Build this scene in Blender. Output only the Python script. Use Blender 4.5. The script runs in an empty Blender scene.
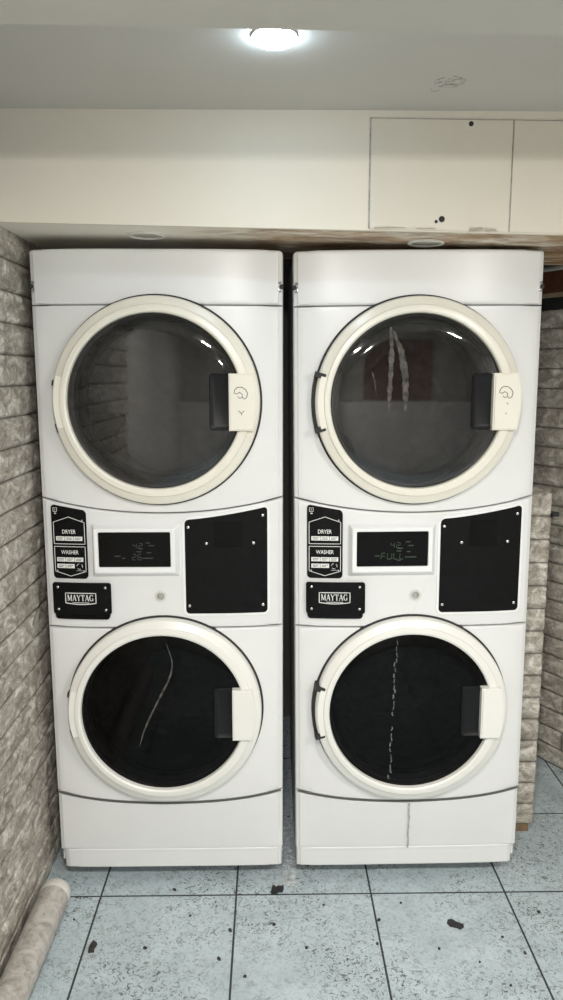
import bpy, bmesh, math, random
import numpy as np
from mathutils import Vector, Matrix
random.seed(7)
rng = np.random.default_rng(11)
S = bpy.context.scene
COL = S.collection
R = math.radians

# ------------------------------------------------------------------ camera
cam_d = bpy.data.cameras.new('camera')
cam = bpy.data.objects.new('camera', cam_d)
COL.objects.link(cam)
cam.location = (0, 0, 1.585)
cam.rotation_euler = (R(90 - 9.5), 0, R(-0.9))
cam_d.sensor_fit = 'VERTICAL'
cam_d.sensor_height = 36
cam_d.lens = 748 / 1000 * 36
cam_d.clip_start = 0.02
S.camera = cam

# ------------------------------------------------------------------ world, exposure
w = bpy.data.worlds.new('world')
S.world = w
w.use_nodes = True
w.node_tree.nodes['Background'].inputs[0].default_value = (0.8, 0.9, 1.0, 1)
w.node_tree.nodes['Background'].inputs[1].default_value = 0.3
S.view_settings.view_transform = 'Standard'
S.view_settings.look = 'None'
S.view_settings.exposure = -0.42
S.view_settings.gamma = 1.0
S.view_settings.use_curve_mapping = False

# ------------------------------------------------------------------ unseen room lights: downlights assumed in the near ceiling, plus added fill points
def fill_point(name, loc, power, size, color):
    d = bpy.data.lights.new(name, 'POINT')
    d.shadow_soft_size = size; d.energy = power; d.color = color
    o = bpy.data.objects.new(name, d)
    COL.objects.link(o)
    o.location = loc
    return o
def down_light(name, loc, power, size, color):
    d = bpy.data.lights.new(name, 'AREA')
    d.shape = 'DISK'; d.size = size; d.energy = power; d.color = color
    o = bpy.data.objects.new(name, d); COL.objects.link(o); o.location = loc
    return o
for (x, y, pp, pa) in ((0.0, 0.30, 14, 35), (1.15, 0.30, 16, 33), (0.4, -1.3, 30, 46)):
    fill_point('fill_point', (x, y, 2.085), pp, 0.02, (1.0, 0.975, 0.925))
    down_light('unseen_downlight', (x, y, 2.10), pa, 0.16, (1.0, 0.98, 0.94))
LED_STRENGTH = 122

# ------------------------------------------------------------------ material helpers
def new_mat(name):
    m = bpy.data.materials.new(name); m.use_nodes = True
    nt = m.node_tree
    return m, nt, nt.nodes['Principled BSDF']
def rgba(c): return (c[0], c[1], c[2], 1)
def N(nt, t, **kw):
    n = nt.nodes.new(t)
    for k, v in kw.items(): setattr(n, k, v)
    return n
def noise(nt, vec, scale, detail=4, rough=0.6, dist=0):
    n = N(nt, 'ShaderNodeTexNoise')
    n.inputs['Scale'].default_value = scale; n.inputs['Detail'].default_value = detail
    n.inputs['Roughness'].default_value = rough; n.inputs['Distortion'].default_value = dist
    nt.links.new(vec, n.inputs['Vector'])
    return n.outputs['Fac']
def ramp(nt, fac, stops):
    r = N(nt, 'ShaderNodeValToRGB')
    el = r.color_ramp.elements
    while len(el) < len(stops): el.new(0.5)
    for e, (p, c) in zip(el, stops):
        e.position = p; e.color = rgba(c) if not isinstance(c, (int, float)) else (c, c, c, 1)
    nt.links.new(fac, r.inputs[0])
    return r.outputs[0]
def mixc(nt, fac, a, b):
    m = N(nt, 'ShaderNodeMix', data_type='RGBA')
    for sock, v in ((m.inputs[0], fac), (m.inputs[6], a), (m.inputs[7], b)):
        if isinstance(v, (int, float)): sock.default_value = v
        elif isinstance(v, tuple): sock.default_value = rgba(v)
        else: nt.links.new(v, sock)
    return m.outputs[2]
def math_n(nt, op, a, b=None, c=None, clamp=False):
    m = N(nt, 'ShaderNodeMath', operation=op); m.use_clamp = clamp
    for i, v in enumerate((a, b, c)):
        if v is None: continue
        if isinstance(v, (int, float)): m.inputs[i].default_value = v
        else: nt.links.new(v, m.inputs[i])
    return m.outputs[0]
def objco(nt): return N(nt, 'ShaderNodeTexCoord').outputs['Object']
def bump(nt, bsdf, h, strength, dist=0.002):
    b = N(nt, 'ShaderNodeBump'); b.inputs['Strength'].default_value = strength; b.inputs['Distance'].default_value = dist
    nt.links.new(h, b.inputs['Height']); nt.links.new(b.outputs[0], bsdf.inputs['Normal'])

def plain(name, c, rough=0.5, metal=0.0, spec=0.5, var=0.06, scale=14, coat=0.0):
    m, nt, b = new_mat(name)
    co = objco(nt)
    f = noise(nt, co, scale, 5)
    lo = tuple(x * (1 - var) for x in c); hi = tuple(min(1, x * (1 + var)) for x in c)
    nt.links.new(ramp(nt, f, [(0.3, lo), (0.7, hi)]), b.inputs['Base Color'])
    b.inputs['Roughness'].default_value = rough; b.inputs['Metallic'].default_value = metal
    b.inputs['Specular IOR Level'].default_value = spec
    b.inputs['Coat Weight'].default_value = coat; b.inputs['Coat Roughness'].default_value = 0.12
    return m

M = {}
def enamel(name, c, rough, grime):
    m, nt, b = new_mat(name)
    co = objco(nt)
    f = noise(nt, co, 5, 4)
    g = noise(nt, co, 60, 6, 0.7)
    base = ramp(nt, f, [(0.3, tuple(x * .96 for x in c)), (0.7, c)])
    spots = ramp(nt, g, [(0.68, 0.0), (0.78, 1.0)])
    spots = math_n(nt, 'MULTIPLY', spots, grime)
    nt.links.new(mixc(nt, spots, base, (0.33, 0.30, 0.25)), b.inputs['Base Color'])
    b.inputs['Roughness'].default_value = rough
    b.inputs['Coat Weight'].default_value = 0.15; b.inputs['Coat Roughness'].default_value = 0.25
    return m
M['enamel'] = enamel('white_enamel', (0.74, 0.738, 0.73), 0.34, 0.22)
M['console'] = enamel('console_plastic', (0.725, 0.725, 0.72), 0.35, 0.12)
M['door'] = enamel('door_plastic', (0.78, 0.745, 0.655), 0.3, 0.15)
M['washer_door'] = enamel('washer_door_plastic', (0.78, 0.765, 0.72), 0.3, 0.12)
M['bezel'] = plain('bezel_plastic', (0.80, 0.80, 0.80), 0.3, var=0.02)
M['black'] = plain('black_plate', (0.0045, 0.0045, 0.0048), 0.5, spec=0.12, var=0.3, scale=40)
M['black_gloss'] = plain('black_gloss', (0.004, 0.004, 0.004), 0.15, spec=0.14)
M['rubber'] = plain('dark_rubber', (0.02, 0.02, 0.02), 0.7)
M['recess'] = plain('recess_plastic', (0.009, 0.009, 0.010), 0.4, spec=0.2)
M['grey'] = plain('grey_print', (0.45, 0.45, 0.44), 0.5)
M['print'] = plain('white_print', (0.75, 0.75, 0.72), 0.5)
M['printdark'] = plain('dark_print', (0.13, 0.13, 0.13), 0.6)
M['chrome'] = plain('steel', (0.55, 0.54, 0.52), 0.25, metal=0.9)
M['drum'] = plain('drum_steel', (0.30, 0.29, 0.28), 0.5, metal=0.6, scale=30, var=0.2)
M['grime'] = plain('grime', (0.42, 0.40, 0.37), 0.8, var=0.3, scale=60)
M['drip'] = plain('dried_soap', (0.12, 0.125, 0.125), 0.8, var=0.4, scale=90)
M['pane_mark'] = plain('grey_streak', (0.085, 0.078, 0.072), 0.7, var=0.7, scale=70, spec=0.1)
M['seam'] = plain('grey_seam', (0.10, 0.095, 0.085), 0.8)
M['scrap'] = plain('dark_scrap', (0.022, 0.022, 0.024), 0.8, var=0.4, scale=90)
M['crumb'] = plain('dirt_crumb', (0.04, 0.035, 0.03), 0.9, var=0.5, scale=90)
M['lint'] = plain('lint', (0.5, 0.52, 0.53), 0.9, var=0.4, scale=60)
M['ring_off'] = plain('white_ring', (0.80, 0.78, 0.72), 0.45, var=0.06, scale=20)
M['rim'] = plain('white_rim', (0.62, 0.60, 0.55), 0.5, var=0.15, scale=20)
M['diffuser_off'] = plain('frosted_disc', (0.50, 0.48, 0.42), 0.5, var=0.1)

def emit(name, c, s):
    m, nt, b = new_mat(name)
    b.inputs['Base Color'].default_value = rgba((0.8, 0.8, 0.8) if s > 1 else (0.02, 0.02, 0.02))
    b.inputs['Emission Color'].default_value = rgba(c); b.inputs['Emission Strength'].default_value = s
    return m
M['led'] = emit('led_diffuser', (0.66, 0.85, 1.0), LED_STRENGTH)
M['seg_green'] = emit('display_green', (0.30, 0.75, 0.35), 0.10)
M['seg_grey'] = emit('display_grey', (0.6, 0.75, 0.68), 0.055)

def dark_glass(name, tint, ior, rough, pane_mark):
    m = bpy.data.materials.new(name); m.use_nodes = True
    nt = m.node_tree; nt.nodes.clear()
    out = N(nt, 'ShaderNodeOutputMaterial')
    tr = N(nt, 'ShaderNodeBsdfTransparent'); tr.inputs[0].default_value = rgba(tint)
    gl = N(nt, 'ShaderNodeBsdfGlossy'); gl.inputs[0].default_value = (1, 1, 1, 1); gl.inputs['Roughness'].default_value = rough
    df = N(nt, 'ShaderNodeBsdfDiffuse'); df.inputs[0].default_value = (pane_mark, pane_mark, pane_mark * 1.03, 1)
    fr = N(nt, 'ShaderNodeFresnel'); fr.inputs[0].default_value = ior
    co = objco(nt)
    sm = ramp(nt, noise(nt, co, 9, 6, 0.65, 1.5), [(0.45, 0.10), (0.75, 0.5)])   # dried smears on the pane
    m0 = N(nt, 'ShaderNodeMixShader'); nt.links.new(sm, m0.inputs[0])
    nt.links.new(tr.outputs[0], m0.inputs[1]); nt.links.new(df.outputs[0], m0.inputs[2])
    mx = N(nt, 'ShaderNodeMixShader')
    nt.links.new(fr.outputs[0], mx.inputs[0]); nt.links.new(m0.outputs[0], mx.inputs[1]); nt.links.new(gl.outputs[0], mx.inputs[2])
    nt.links.new(mx.outputs[0], out.inputs[0])
    return m
M['dryer_glass'] = dark_glass('smoked_glass', (0.30, 0.29, 0.29), 1.62, 0.03, 0.035)
M['washer_glass'] = dark_glass('black_glass', (0.10, 0.10, 0.10), 1.22, 0.03, 0.006)

def stone_mat():
    m, nt, b = new_mat('stone_cladding')
    co = objco(nt)
    mp = N(nt, 'ShaderNodeMapping'); mp.inputs['Scale'].default_value = (0.7, 0.5, 0.9); nt.links.new(co, mp.inputs[0])
    f1 = noise(nt, mp.outputs[0], 30, 9, 0.78, 0.7)
    f2 = noise(nt, co, 6, 3)
    f3 = noise(nt, co, 75, 5, 0.7, 0.5)
    c = ramp(nt, f1, [(0.34, (0.14, 0.122, 0.10)), (0.50, (0.40, 0.365, 0.315)), (0.64, (0.78, 0.75, 0.69))])
    c = mixc(nt, ramp(nt, f2, [(0.35, 0.0), (0.7, 0.25)]), c, (0.42, 0.385, 0.32))
    c = mixc(nt, ramp(nt, f3, [(0.56, 0.0), (0.68, 0.55)]), c, (0.13, 0.115, 0.10))
    at = N(nt, 'ShaderNodeAttribute'); at.attribute_name = 'joint'
    c = mixc(nt, at.outputs['Fac'], c, (0.07, 0.062, 0.055))
    nt.links.new(c, b.inputs['Base Color'])
    b.inputs['Roughness'].default_value = 0.75; b.inputs['Specular IOR Level'].default_value = 0.3
    bump(nt, b, f1, 0.45, 0.004)
    return m
M['stone'] = stone_mat()

def floor_mat():
    m, nt, b = new_mat('floor_tile')
    co = objco(nt)
    sx = N(nt, 'ShaderNodeSeparateXYZ'); nt.links.new(co, sx.inputs[0])
    T = 0.4165
    def joint(sock, off):
        a = math_n(nt, 'ADD', sock, off)
        a = math_n(nt, 'DIVIDE', a, T)
        a = math_n(nt, 'FRACT', a)
        a = math_n(nt, 'SUBTRACT', a, 0.5)
        a = math_n(nt, 'ABSOLUTE', a)
        return math_n(nt, 'GREATER_THAN', a, 0.5 - 0.003 / T)
    j = math_n(nt, 'MAXIMUM', joint(sx.outputs[0], 0.107 + T * 8), joint(sx.outputs[1], -2.08 + T * 20))
    f1 = noise(nt, co, 5, 5, 0.6, 0.6)
    f2 = noise(nt, co, 45, 6, 0.75, 1.2)
    f3 = noise(nt, co, 62, 6, 0.75, 1.8)
    f4 = noise(nt, co, 3.2, 3)
    c = ramp(nt, f1, [(0.3, (0.40, 0.475, 0.505)), (0.7, (0.54, 0.625, 0.66))])
    c = mixc(nt, ramp(nt, f2, [(0.50, 0.0), (0.64, 0.55)]), c, (0.26, 0.28, 0.28))
    dirt = math_n(nt, 'MULTIPLY', ramp(nt, f3, [(0.54, 0.0), (0.585, 1.0)]), ramp(nt, f4, [(0.38, 0.22), (0.60, 1.0)]))
    c = mixc(nt, dirt, c, (0.055, 0.055, 0.05))
    c = mixc(nt, j, c, (0.035, 0.04, 0.04))
    nt.links.new(c, b.inputs['Base Color'])
    r = math_n(nt, 'MAXIMUM', ramp(nt, f2, [(0.4, 0.32), (0.65, 0.6)]), math_n(nt, 'MULTIPLY', j, 0.9))
    nt.links.new(r, b.inputs['Roughness'])
    h = math_n(nt, 'SUBTRACT', math_n(nt, 'MULTIPLY', f2, 0.15), j)
    bump(nt, b, h, 0.5, 0.002)
    return m
M['floor'] = floor_mat()

def paint(name, c, stain=0.0, scuffs=()):
    m, nt, b = new_mat(name)
    co = objco(nt)
    f = noise(nt, co, 4, 4)
    col = ramp(nt, f, [(0.3, tuple(x * .96 for x in c)), (0.7, c)])
    s = ramp(nt, noise(nt, co, 120, 3, 0.7), [(0.72, 0.0), (0.78, 0.5)])
    col = mixc(nt, s, col, tuple(x * .6 for x in c))
    if stain:
        sx = N(nt, 'ShaderNodeSeparateXYZ'); nt.links.new(co, sx.inputs[0])
        g = ramp(nt, math_n(nt, 'ADD', math_n(nt, 'MULTIPLY', sx.outputs[0], 0.45), 0.45), [(0.33, 0.0), (0.45, 0.8), (0.8, 1.0)])
        mp = N(nt, 'ShaderNodeMapping'); mp.inputs['Scale'].default_value = (1.0, 2.2, 2.2); nt.links.new(co, mp.inputs[0])
        k = ramp(nt, noise(nt, mp.outputs[0], 7, 6, 0.7, 0.8), [(0.44, 0.0), (0.62, 1.0)])
        k1 = ramp(nt, noise(nt, mp.outputs[0], 4, 5, 0.65, 0.8), [(0.36, 0.0), (0.58, 1.0)])
        col = mixc(nt, math_n(nt, 'MULTIPLY', k1, g), col, (0.50, 0.31, 0.15))
        k = math_n(nt, 'MULTIPLY', math_n(nt, 'MULTIPLY', k, g), stain)
        col = mixc(nt, k, col, (0.21, 0.095, 0.03))
    for (x, y, z, r) in scuffs:
        d = N(nt, 'ShaderNodeVectorMath', operation='DISTANCE'); nt.links.new(co, d.inputs[0]); d.inputs[1].default_value = (x, y, z)
        k = math_n(nt, 'LESS_THAN', d.outputs['Value'], r)
        k = math_n(nt, 'MULTIPLY', k, ramp(nt, noise(nt, co, 70, 4, 0.7), [(0.5, 0.0), (0.56, 0.7)]))
        col = mixc(nt, k, col, (0.16, 0.16, 0.15))
    nt.links.new(col, b.inputs['Base Color'])
    b.inputs['Roughness'].default_value = 0.6
    bump(nt, b, noise(nt, co, 40, 4), 0.08, 0.002)
    return m
M['cream'] = paint('cream_paint', (0.77, 0.705, 0.60))
M['board'] = paint('cream_board', (0.71, 0.65, 0.55))
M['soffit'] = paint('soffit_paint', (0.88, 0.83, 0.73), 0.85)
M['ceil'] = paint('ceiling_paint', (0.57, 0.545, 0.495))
M['ceil_up'] = paint('upper_ceiling_paint', (0.58, 0.555, 0.515), scuffs=[(0.404, 1.793, 2.229, 0.035), (0.38, 1.84, 2.229, 0.012)])
M['darkwall'] = paint('dark_wall', (0.16, 0.155, 0.15))
M['roomwall'] = paint('room_wall', (0.50, 0.485, 0.455))
M['lowwall'] = paint('low_wall', (0.55, 0.55, 0.54))
M['wood'] = plain('reddish_wood', (0.16, 0.060, 0.028), 0.6, var=0.35, scale=30)
M['brown'] = plain('dull_brown', (0.20, 0.13, 0.07), 0.8, var=0.3, scale=40)
M['tan'] = plain('tan_wood', (0.40, 0.30, 0.19), 0.7, var=0.3, scale=30)
M['pipe'] = plain('grimy_pipe', (0.46, 0.43, 0.40), 0.6, var=0.3, scale=26)
def pipe_mat():
    m, nt, b = new_mat('grimy_white_plastic')
    co = objco(nt)
    f1 = noise(nt, co, 22, 6, 0.7, 1.0); f2 = noise(nt, co, 60, 5, 0.7)
    c = ramp(nt, f1, [(0.35, (0.30, 0.27, 0.24)), (0.6, (0.52, 0.49, 0.45))])
    c = mixc(nt, ramp(nt, f2, [(0.58, 0.0), (0.66, 0.6)]), c, (0.18, 0.15, 0.13))
    nt.links.new(c, b.inputs['Base Color']); b.inputs['Roughness'].default_value = 0.55
    bump(nt, b, f2, 0.3, 0.002)
    return m
M['pipe'] = pipe_mat()

# ------------------------------------------------------------------ mesh helpers
def link(name, me, mat, parent=None, smooth=False):
    o = bpy.data.objects.new(name, me)
    COL.objects.link(o)
    if mat and not me.materials: me.materials.append(mat)
    if smooth:
        me.polygons.foreach_set('use_smooth', [True] * len(me.polygons))
    if parent is not None: o.parent = parent
    return o
def from_bm(name, bm, mat, parent=None, smooth=False, angle=None):
    bmesh.ops.recalc_face_normals(bm, faces=bm.faces)
    me = bpy.data.meshes.new(name); bm.to_mesh(me); bm.free()
    o = link(name, me, mat, parent, smooth)
    if angle is not None:
        me.polygons.foreach_set('use_smooth', [True] * len(me.polygons))
        me.set_sharp_from_angle(angle=R(angle))
    return o
def empty(name, loc=(0, 0, 0), rot=(0, 0, 0)):
    o = bpy.data.objects.new(name, None); COL.objects.link(o)
    o.location = loc; o.rotation_euler = rot; o.empty_display_size = 0.1
    return o
def tag(o, label, cat, group=None, kind=None):
    if label: o['label'] = label
    if cat: o['category'] = cat
    if group: o['group'] = group
    if kind: o['kind'] = kind
    return o
def structure(o): o['kind'] = 'structure'; return o

def bm_box(bm, lo, hi, bev=0.0, seg=2):
    r = bmesh.ops.create_cube(bm, size=1)
    vs = r['verts']
    for v in vs:
        v.co = Vector((lo[i] + (v.co[i] + 0.5) * (hi[i] - lo[i]) for i in range(3)))
    if bev > 0:
        es = {e for v in vs for e in v.link_edges}
        bmesh.ops.bevel(bm, geom=list(es), offset=bev, segments=seg, affect='EDGES', profile=0.5)
def box(name, lo, hi, mat, parent=None, bev=0.0):
    bm = bmesh.new(); bm_box(bm, lo, hi, bev)
    return from_bm(name, bm, mat, parent, angle=35 if bev else None)
def hexa(name, pts, mat, parent=None):
    """solid from 8 points: bottom 4 (ccw), top 4"""
    bm = bmesh.new(); v = [bm.verts.new(p) for p in pts]
    for f in ((0, 1, 2, 3), (7, 6, 5, 4), (0, 4, 5, 1), (1, 5, 6, 2), (2, 6, 7, 3), (3, 7, 4, 0)):
        bm.faces.new([v[i] for i in f])
    return from_bm(name, bm, mat, parent)
def loops_mesh(bm, loops, close=True, cap0=False, cap1=False):
    L = [[bm.verts.new(p) for p in l] for l in loops]
    n = len(L[0])
    for a, b in zip(L, L[1:]):
        for i in range(n if close else n - 1):
            j = (i + 1) % n
            try: bm.faces.new((a[i], a[j], b[j], b[i]))
            except ValueError: pass
    if cap0: bm.faces.new(L[0])
    if cap1: bm.faces.new(L[-1])
    return L
def lathe_y(bm, profile, cx, cz, n=96, cap0=False, cap1=False):
    """profile of (r, y) revolved about the y axis through (cx, cz)"""
    loops = [[(cx + r * math.cos(2 * math.pi * i / n), y, cz + r * math.sin(2 * math.pi * i / n)) for i in range(n)] for r, y in profile]
    loops_mesh(bm, loops, True, cap0, cap1)
def rrect(x0, x1, z0, z1, r, n=5):
    pts = []
    for cx, cz, a0 in ((x1 - r, z1 - r, 0), (x0 + r, z1 - r, 90), (x0 + r, z0 + r, 180), (x1 - r, z0 + r, 270)):
        for k in range(n + 1):
            a = R(a0 + 90 * k / n); pts.append((cx + r * math.cos(a), cz + r * math.sin(a)))
    return pts

# value noise for the rock faces
def vnoise(x, y, seed):
    g = np.random.default_rng(seed).random((257, 257))
    xi = np.floor(x).astype(int); yi = np.floor(y).astype(int)
    fx = x - xi; fy = y - yi
    fx = fx * fx * (3 - 2 * fx); fy = fy * fy * (3 - 2 * fy)
    a = g[xi % 257, yi % 257]; b = g[(xi + 1) % 257, yi % 257]; c = g[xi % 257, (yi + 1) % 257]; d = g[(xi + 1) % 257, (yi + 1) % 257]
    return (a * (1 - fx) + b * fx) * (1 - fy) + (c * (1 - fx) + d * fx) * fy

def stone_grid(name, origin, dirs, normal, length, z0, z1, res, course, blen, z_off, s_off, vdepth, seed, back=0.03, lean=0.0):
    """a wall face of pillowed rock-faced courses: s runs along dirs, z up, relief along normal"""
    ns = max(2, int(length / res) + 1); nz = max(2, int((z1 - z0) / res) + 1)
    s = np.linspace(0, length, ns)
    zl = {z0, z1}
    for k in range(int((z0 - z_off) / course) - 1, int((z1 - z_off) / course) + 2):
        zj = z_off + k * course
        for d_ in (0, .0022, .005, .009, .014): zl.add(zj + d_); zl.add(zj - d_)
        m_ = max(2, int((course - .028) / res))
        for q in range(1, m_): zl.add(zj + .014 + (course - .028) * q / m_)
    z = np.array(sorted(v for v in zl if z0 <= v <= z1)); nz = len(z)
    SS, ZZ = np.meshgrid(s, z, indexing='ij')
    zc = (ZZ - z_off) / course
    row = np.floor(zc)
    dz = np.abs(zc - np.round(zc)) * course
    sc = (SS - s_off) / blen + 0.5 * (row % 2)
    ds = np.abs(sc - np.round(sc)) * blen
    sm = lambda d, w: np.clip(d / w, 0, 1) * np.clip(d / w, 0, 1) * (3 - 2 * np.clip(d / w, 0, 1))
    ph = sm(dz, 0.010); pv = 1 - vdepth * (1 - sm(ds, 0.010))
    br = np.random.default_rng(seed + 5).random((400, 400))[(row % 400).astype(int), (np.floor(sc) % 400).astype(int)]
    rock = (vnoise(SS * 38 + 50 + row * 7.3, ZZ * 38 + 30, seed) - .5) * 0.005 + (vnoise(SS * 90 + 10, ZZ * 90 + 60, seed + 1) - .5) * 0.0035 + (vnoise(SS * 14 + 5 + row * 3.1, ZZ * 14, seed + 2) - .5) * 0.003
    h = ph * pv * (0.0085 + rock + (br - .5) * 0.002)
    jm = np.maximum(1 - np.clip(dz / 0.0035, 0, 1), vdepth * (1 - np.clip(ds / 0.003, 0, 1)))
    d = Vector(dirs).normalized(); nn = Vector(normal).normalized()
    P = (np.array(origin)[None, None, :] + SS[..., None] * np.array(d)[None, None, :] + ZZ[..., None] * np.array([0, 0, 1.0]) + h[..., None] * np.array(nn))
    P[..., 0] += lean * ZZ
    verts = P.reshape(-1, 3)
    idx = np.arange(ns * nz).reshape(ns, nz)
    q = np.stack([idx[:-1, :-1], idx[1:, :-1], idx[1:, 1:], idx[:-1, 1:]], -1).reshape(-1, 4)
    if Vector((0, 0, 1)).cross(d).dot(nn) > 0: q = q[:, ::-1]
    # a solid backing: border loop swept back
    border = np.concatenate([idx[:, 0], idx[-1, 1:], idx[::-1, -1][1:], idx[0, ::-1][1:-1]])
    bv = verts[border] - np.array(nn) * (back + 0.0)
    nb = len(border); off = len(verts)
    allv = np.concatenate([verts, bv])
    faces = q.tolist()
    for i in range(nb):
        j = (i + 1) % nb
        faces.append([int(border[i]), int(border[j]), off + j, off + i])
    me = bpy.data.meshes.new(name)
    me.from_pydata(allv.tolist(), [], faces)
    at = me.attributes.new('joint', 'FLOAT', 'POINT')
    at.data.foreach_set('value', np.concatenate([jm.reshape(-1), np.zeros(nb)]).astype(np.float32))
    bm = bmesh.new(); bm.from_mesh(me); bmesh.ops.recalc_face_normals(bm, faces=bm.faces); bm.to_mesh(me); bm.free()
    return link(name, me, M['stone'], smooth=True)

# ================================================================== THE SETTING
structure(box('floor', (-1.2, -2.8, -0.06), (2.2, 3.4, 0.0), M['floor']))
# left wall of rock-faced cladding (relief face at x = -0.71)
structure(stone_grid('wall_left', (-0.722, 0.55, 0), (0, 1, 0), (1, 0, 0), 2.75, 0.0, 2.0, 0.0085, 0.0836, 0.262, 0.0498, 0.03, 0.2, 3, back=0.14, lean=0.011))
structure(box('wall_left', (-0.83, -2.8, 0), (-0.722, 0.55, 2.3), M['roomwall']))
# angled right wall beyond the machines, its top left open under the beam
a = Vector((1.112, 2.907, 0)); b = Vector((1.183, 2.785, 0)); dr = (b - a).normalized(); nr = Vector((-dr.y, dr.x, 0))
if nr.x > 0: nr = -nr
p0 = a - dr * 0.48
structure(stone_grid('wall_right', (p0.x - nr.x * .012, p0.y - nr.y * .012, 0), dr, nr, 1.55, 0.0, 1.832, 0.011, 0.0765, 0.235, 0.002, 0.48, 0.9, 21, back=0.08))
# low partition whose stone end shows beside the right machine
part = stone_grid('wall_partition', (0.802, 2.388, 0), (1, 0, 0), (0, -1, 0), 0.113, 0.036, 1.205, 0.006, 0.0785, 0.5, 0.031, -0.1, 0.4, 33, back=0.5)
structure(part)
box('base_block', (0.806, 2.392, 0.0), (0.906, 2.85, 0.036), M['brown'], part)
# walls that close the room
structure(box('wall_back', (-0.9, 3.3, 0), (2.2, 3.4, 2.3), M['darkwall']))
structure(box('wall_right', (1.9, -2.8, 0), (2.0, 1.6, 2.3), M['roomwall']))
structure(box('wall_front', (-0.9, -2.8, 0), (2.2, -2.7, 2.3), M['roomwall']))
structure(box('wall_front', (-0.9, -2.7, 0), (2.2, -2.2, 1.36), M['lowwall']))
structure(box('door_1', (0.75, -2.699, 0), (1.5, -2.66, 2.03), M['wood']))
# ceilings: the near one hangs a step lower than the strip before the soffit
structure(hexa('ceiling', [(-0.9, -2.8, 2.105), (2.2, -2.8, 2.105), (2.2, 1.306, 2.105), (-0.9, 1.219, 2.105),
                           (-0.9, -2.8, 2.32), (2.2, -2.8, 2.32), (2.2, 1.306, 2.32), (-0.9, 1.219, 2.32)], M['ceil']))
structure(box('ceiling', (-0.9, 1.2, 2.229), (2.2, 3.4, 2.33), M['ceil_up']))
def zs(x): return 1.963 - 0.019 * (x + 0.675)
xa, xb = -0.83, 2.1
def soffit_slab(name, y0, y1, ztop, mat, zb=0.0, zt=None):
    return hexa(name, [(xa, y0, zs(xa) + zb), (xb, y0, zs(xb) + zb), (xb, y1, zs(xb) + zb), (xa, y1, zs(xa) + zb),
                       (xa, y0, ztop), (xb, y0, ztop), (xb, y1, ztop), (xa, y1, ztop)], mat)
structure(soffit_slab('wall_bulkhead', 1.975, 1.987, 2.2288, M['cream']))
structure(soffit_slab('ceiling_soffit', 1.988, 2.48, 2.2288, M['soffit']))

# ================================================================== OBJECTS
# ---- lit downlight
led = empty('ceiling_downlight', (0.011, 1.565, 2.229))
tag(led, 'lit round white downlight glowing on the grey ceiling strip', 'ceiling light')
bm = bmesh.new()
def lathe_z(bm, prof, n=48, cap0=False, cap1=False):
    loops_mesh(bm, [[(r * math.cos(2 * math.pi * i / n), r * math.sin(2 * math.pi * i / n), z) for i in range(n)] for r, z in prof], True, cap0, cap1)
lathe_z(bm, [(0.0450, 0.0), (0.0450, -0.0025), (0.0440, -0.004), (0.0415, -0.004), (0.0413, -0.001)])
from_bm('trim_ring', bm, M['rim'], led, angle=40)
bm = bmesh.new(); lathe_z(bm, [(0.0411, -0.001), (0.0409, -0.006), (0.039, -0.0105), (0.032, -0.0145), (0.020, -0.0165), (0.008, -0.017)], cap1=True)
from_bm('diffuser', bm, M['led'], led, angle=60)
# ---- two dead downlights in the soffit underside
for (x, y, lab) in ((-0.33, 2.105, 'unlit round downlight in the soffit above the left machine'),
                    (0.428, 2.125, 'unlit round downlight in the stained soffit above the right machine')):
    t = empty('recessed_downlight', (x, y, zs(x)), (0, math.atan(0.019), 0))
    tag(t, lab, 'ceiling light', 'unlit downlights in the soffit')
    bm = bmesh.new(); lathe_z(bm, [(0.050, 0.0), (0.050, -0.003), (0.048, -0.0055), (0.044, -0.0055), (0.042, -0.001)])
    from_bm('trim_ring', bm, M['ring_off'], t, angle=40)
    bm = bmesh.new(); lathe_z(bm, [(0.0415, -0.0005), (0.030, -0.0015), (0.01, -0.002)], cap1=True)
    from_bm('diffuser', bm, M['diffuser_off'], t, smooth=True)

# ---- cover boards on the bulkhead
def board(name, x0, x1, lab, cat, ragged):
    t = empty(name, ((x0 + x1) / 2, 1.975, zs((x0 + x1) / 2)))
    tag(t, lab, cat)
    n = 60; bm = bmesh.new(); front = []
    top = []; bot = []
    for i in range(n + 1):
        x = x0 + (x1 - x0) * i / n - t.location.x
        zt = 2.2085 - 0.019 * 0.45 * (x0 + (x1 - x0) * i / n - 0.25) - t.location.z
        zb = zs(x + t.location.x) - t.location.z + 0.003
        top.append((x, zt)); bot.append((x, zb))
    for (y0) in (-0.005, -0.0005):
        front.append([bm.verts.new((x, y0, z)) for x, z in bot] + [bm.verts.new((x, y0, z)) for x, z in reversed(top)])
    m2 = len(bot)
    f, bk = front
    for i in range(m2 - 1):
        bm.faces.new((f[i], f[i + 1], f[2 * m2 - 2 - i], f[2 * m2 - 1 - i]))
    for i in range(2 * m2):
        j = (i + 1) % (2 * m2); bm.faces.new((f[i], f[j], bk[j], bk[i]))
    from_bm('board', bm, M['board'], t)
    return t
ap = board('access_panel', 0.2535, 0.6045, 'square cream access panel with dark outline screwed on the bulkhead', 'panel', True)
def screw_dot(parent, x, y, z, r, mat, name='screw'):
    bm = bmesh.new(); lathe_y(bm, [(r, y + 0.001), (r, y - 0.0012), (r * .6, y - 0.002)], x, z, 16, cap1=True)
    return from_bm(name, bm, mat, parent, angle=40)
for (x, z, r) in ((0.50, 2.197, 0.006), (0.435, 1.972, 0.0075), (0.421, 1.966, 0.004)):
    screw_dot(ap, x - ap.location.x, -0.005, z - ap.location.z, r, M['scrap'])
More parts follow.
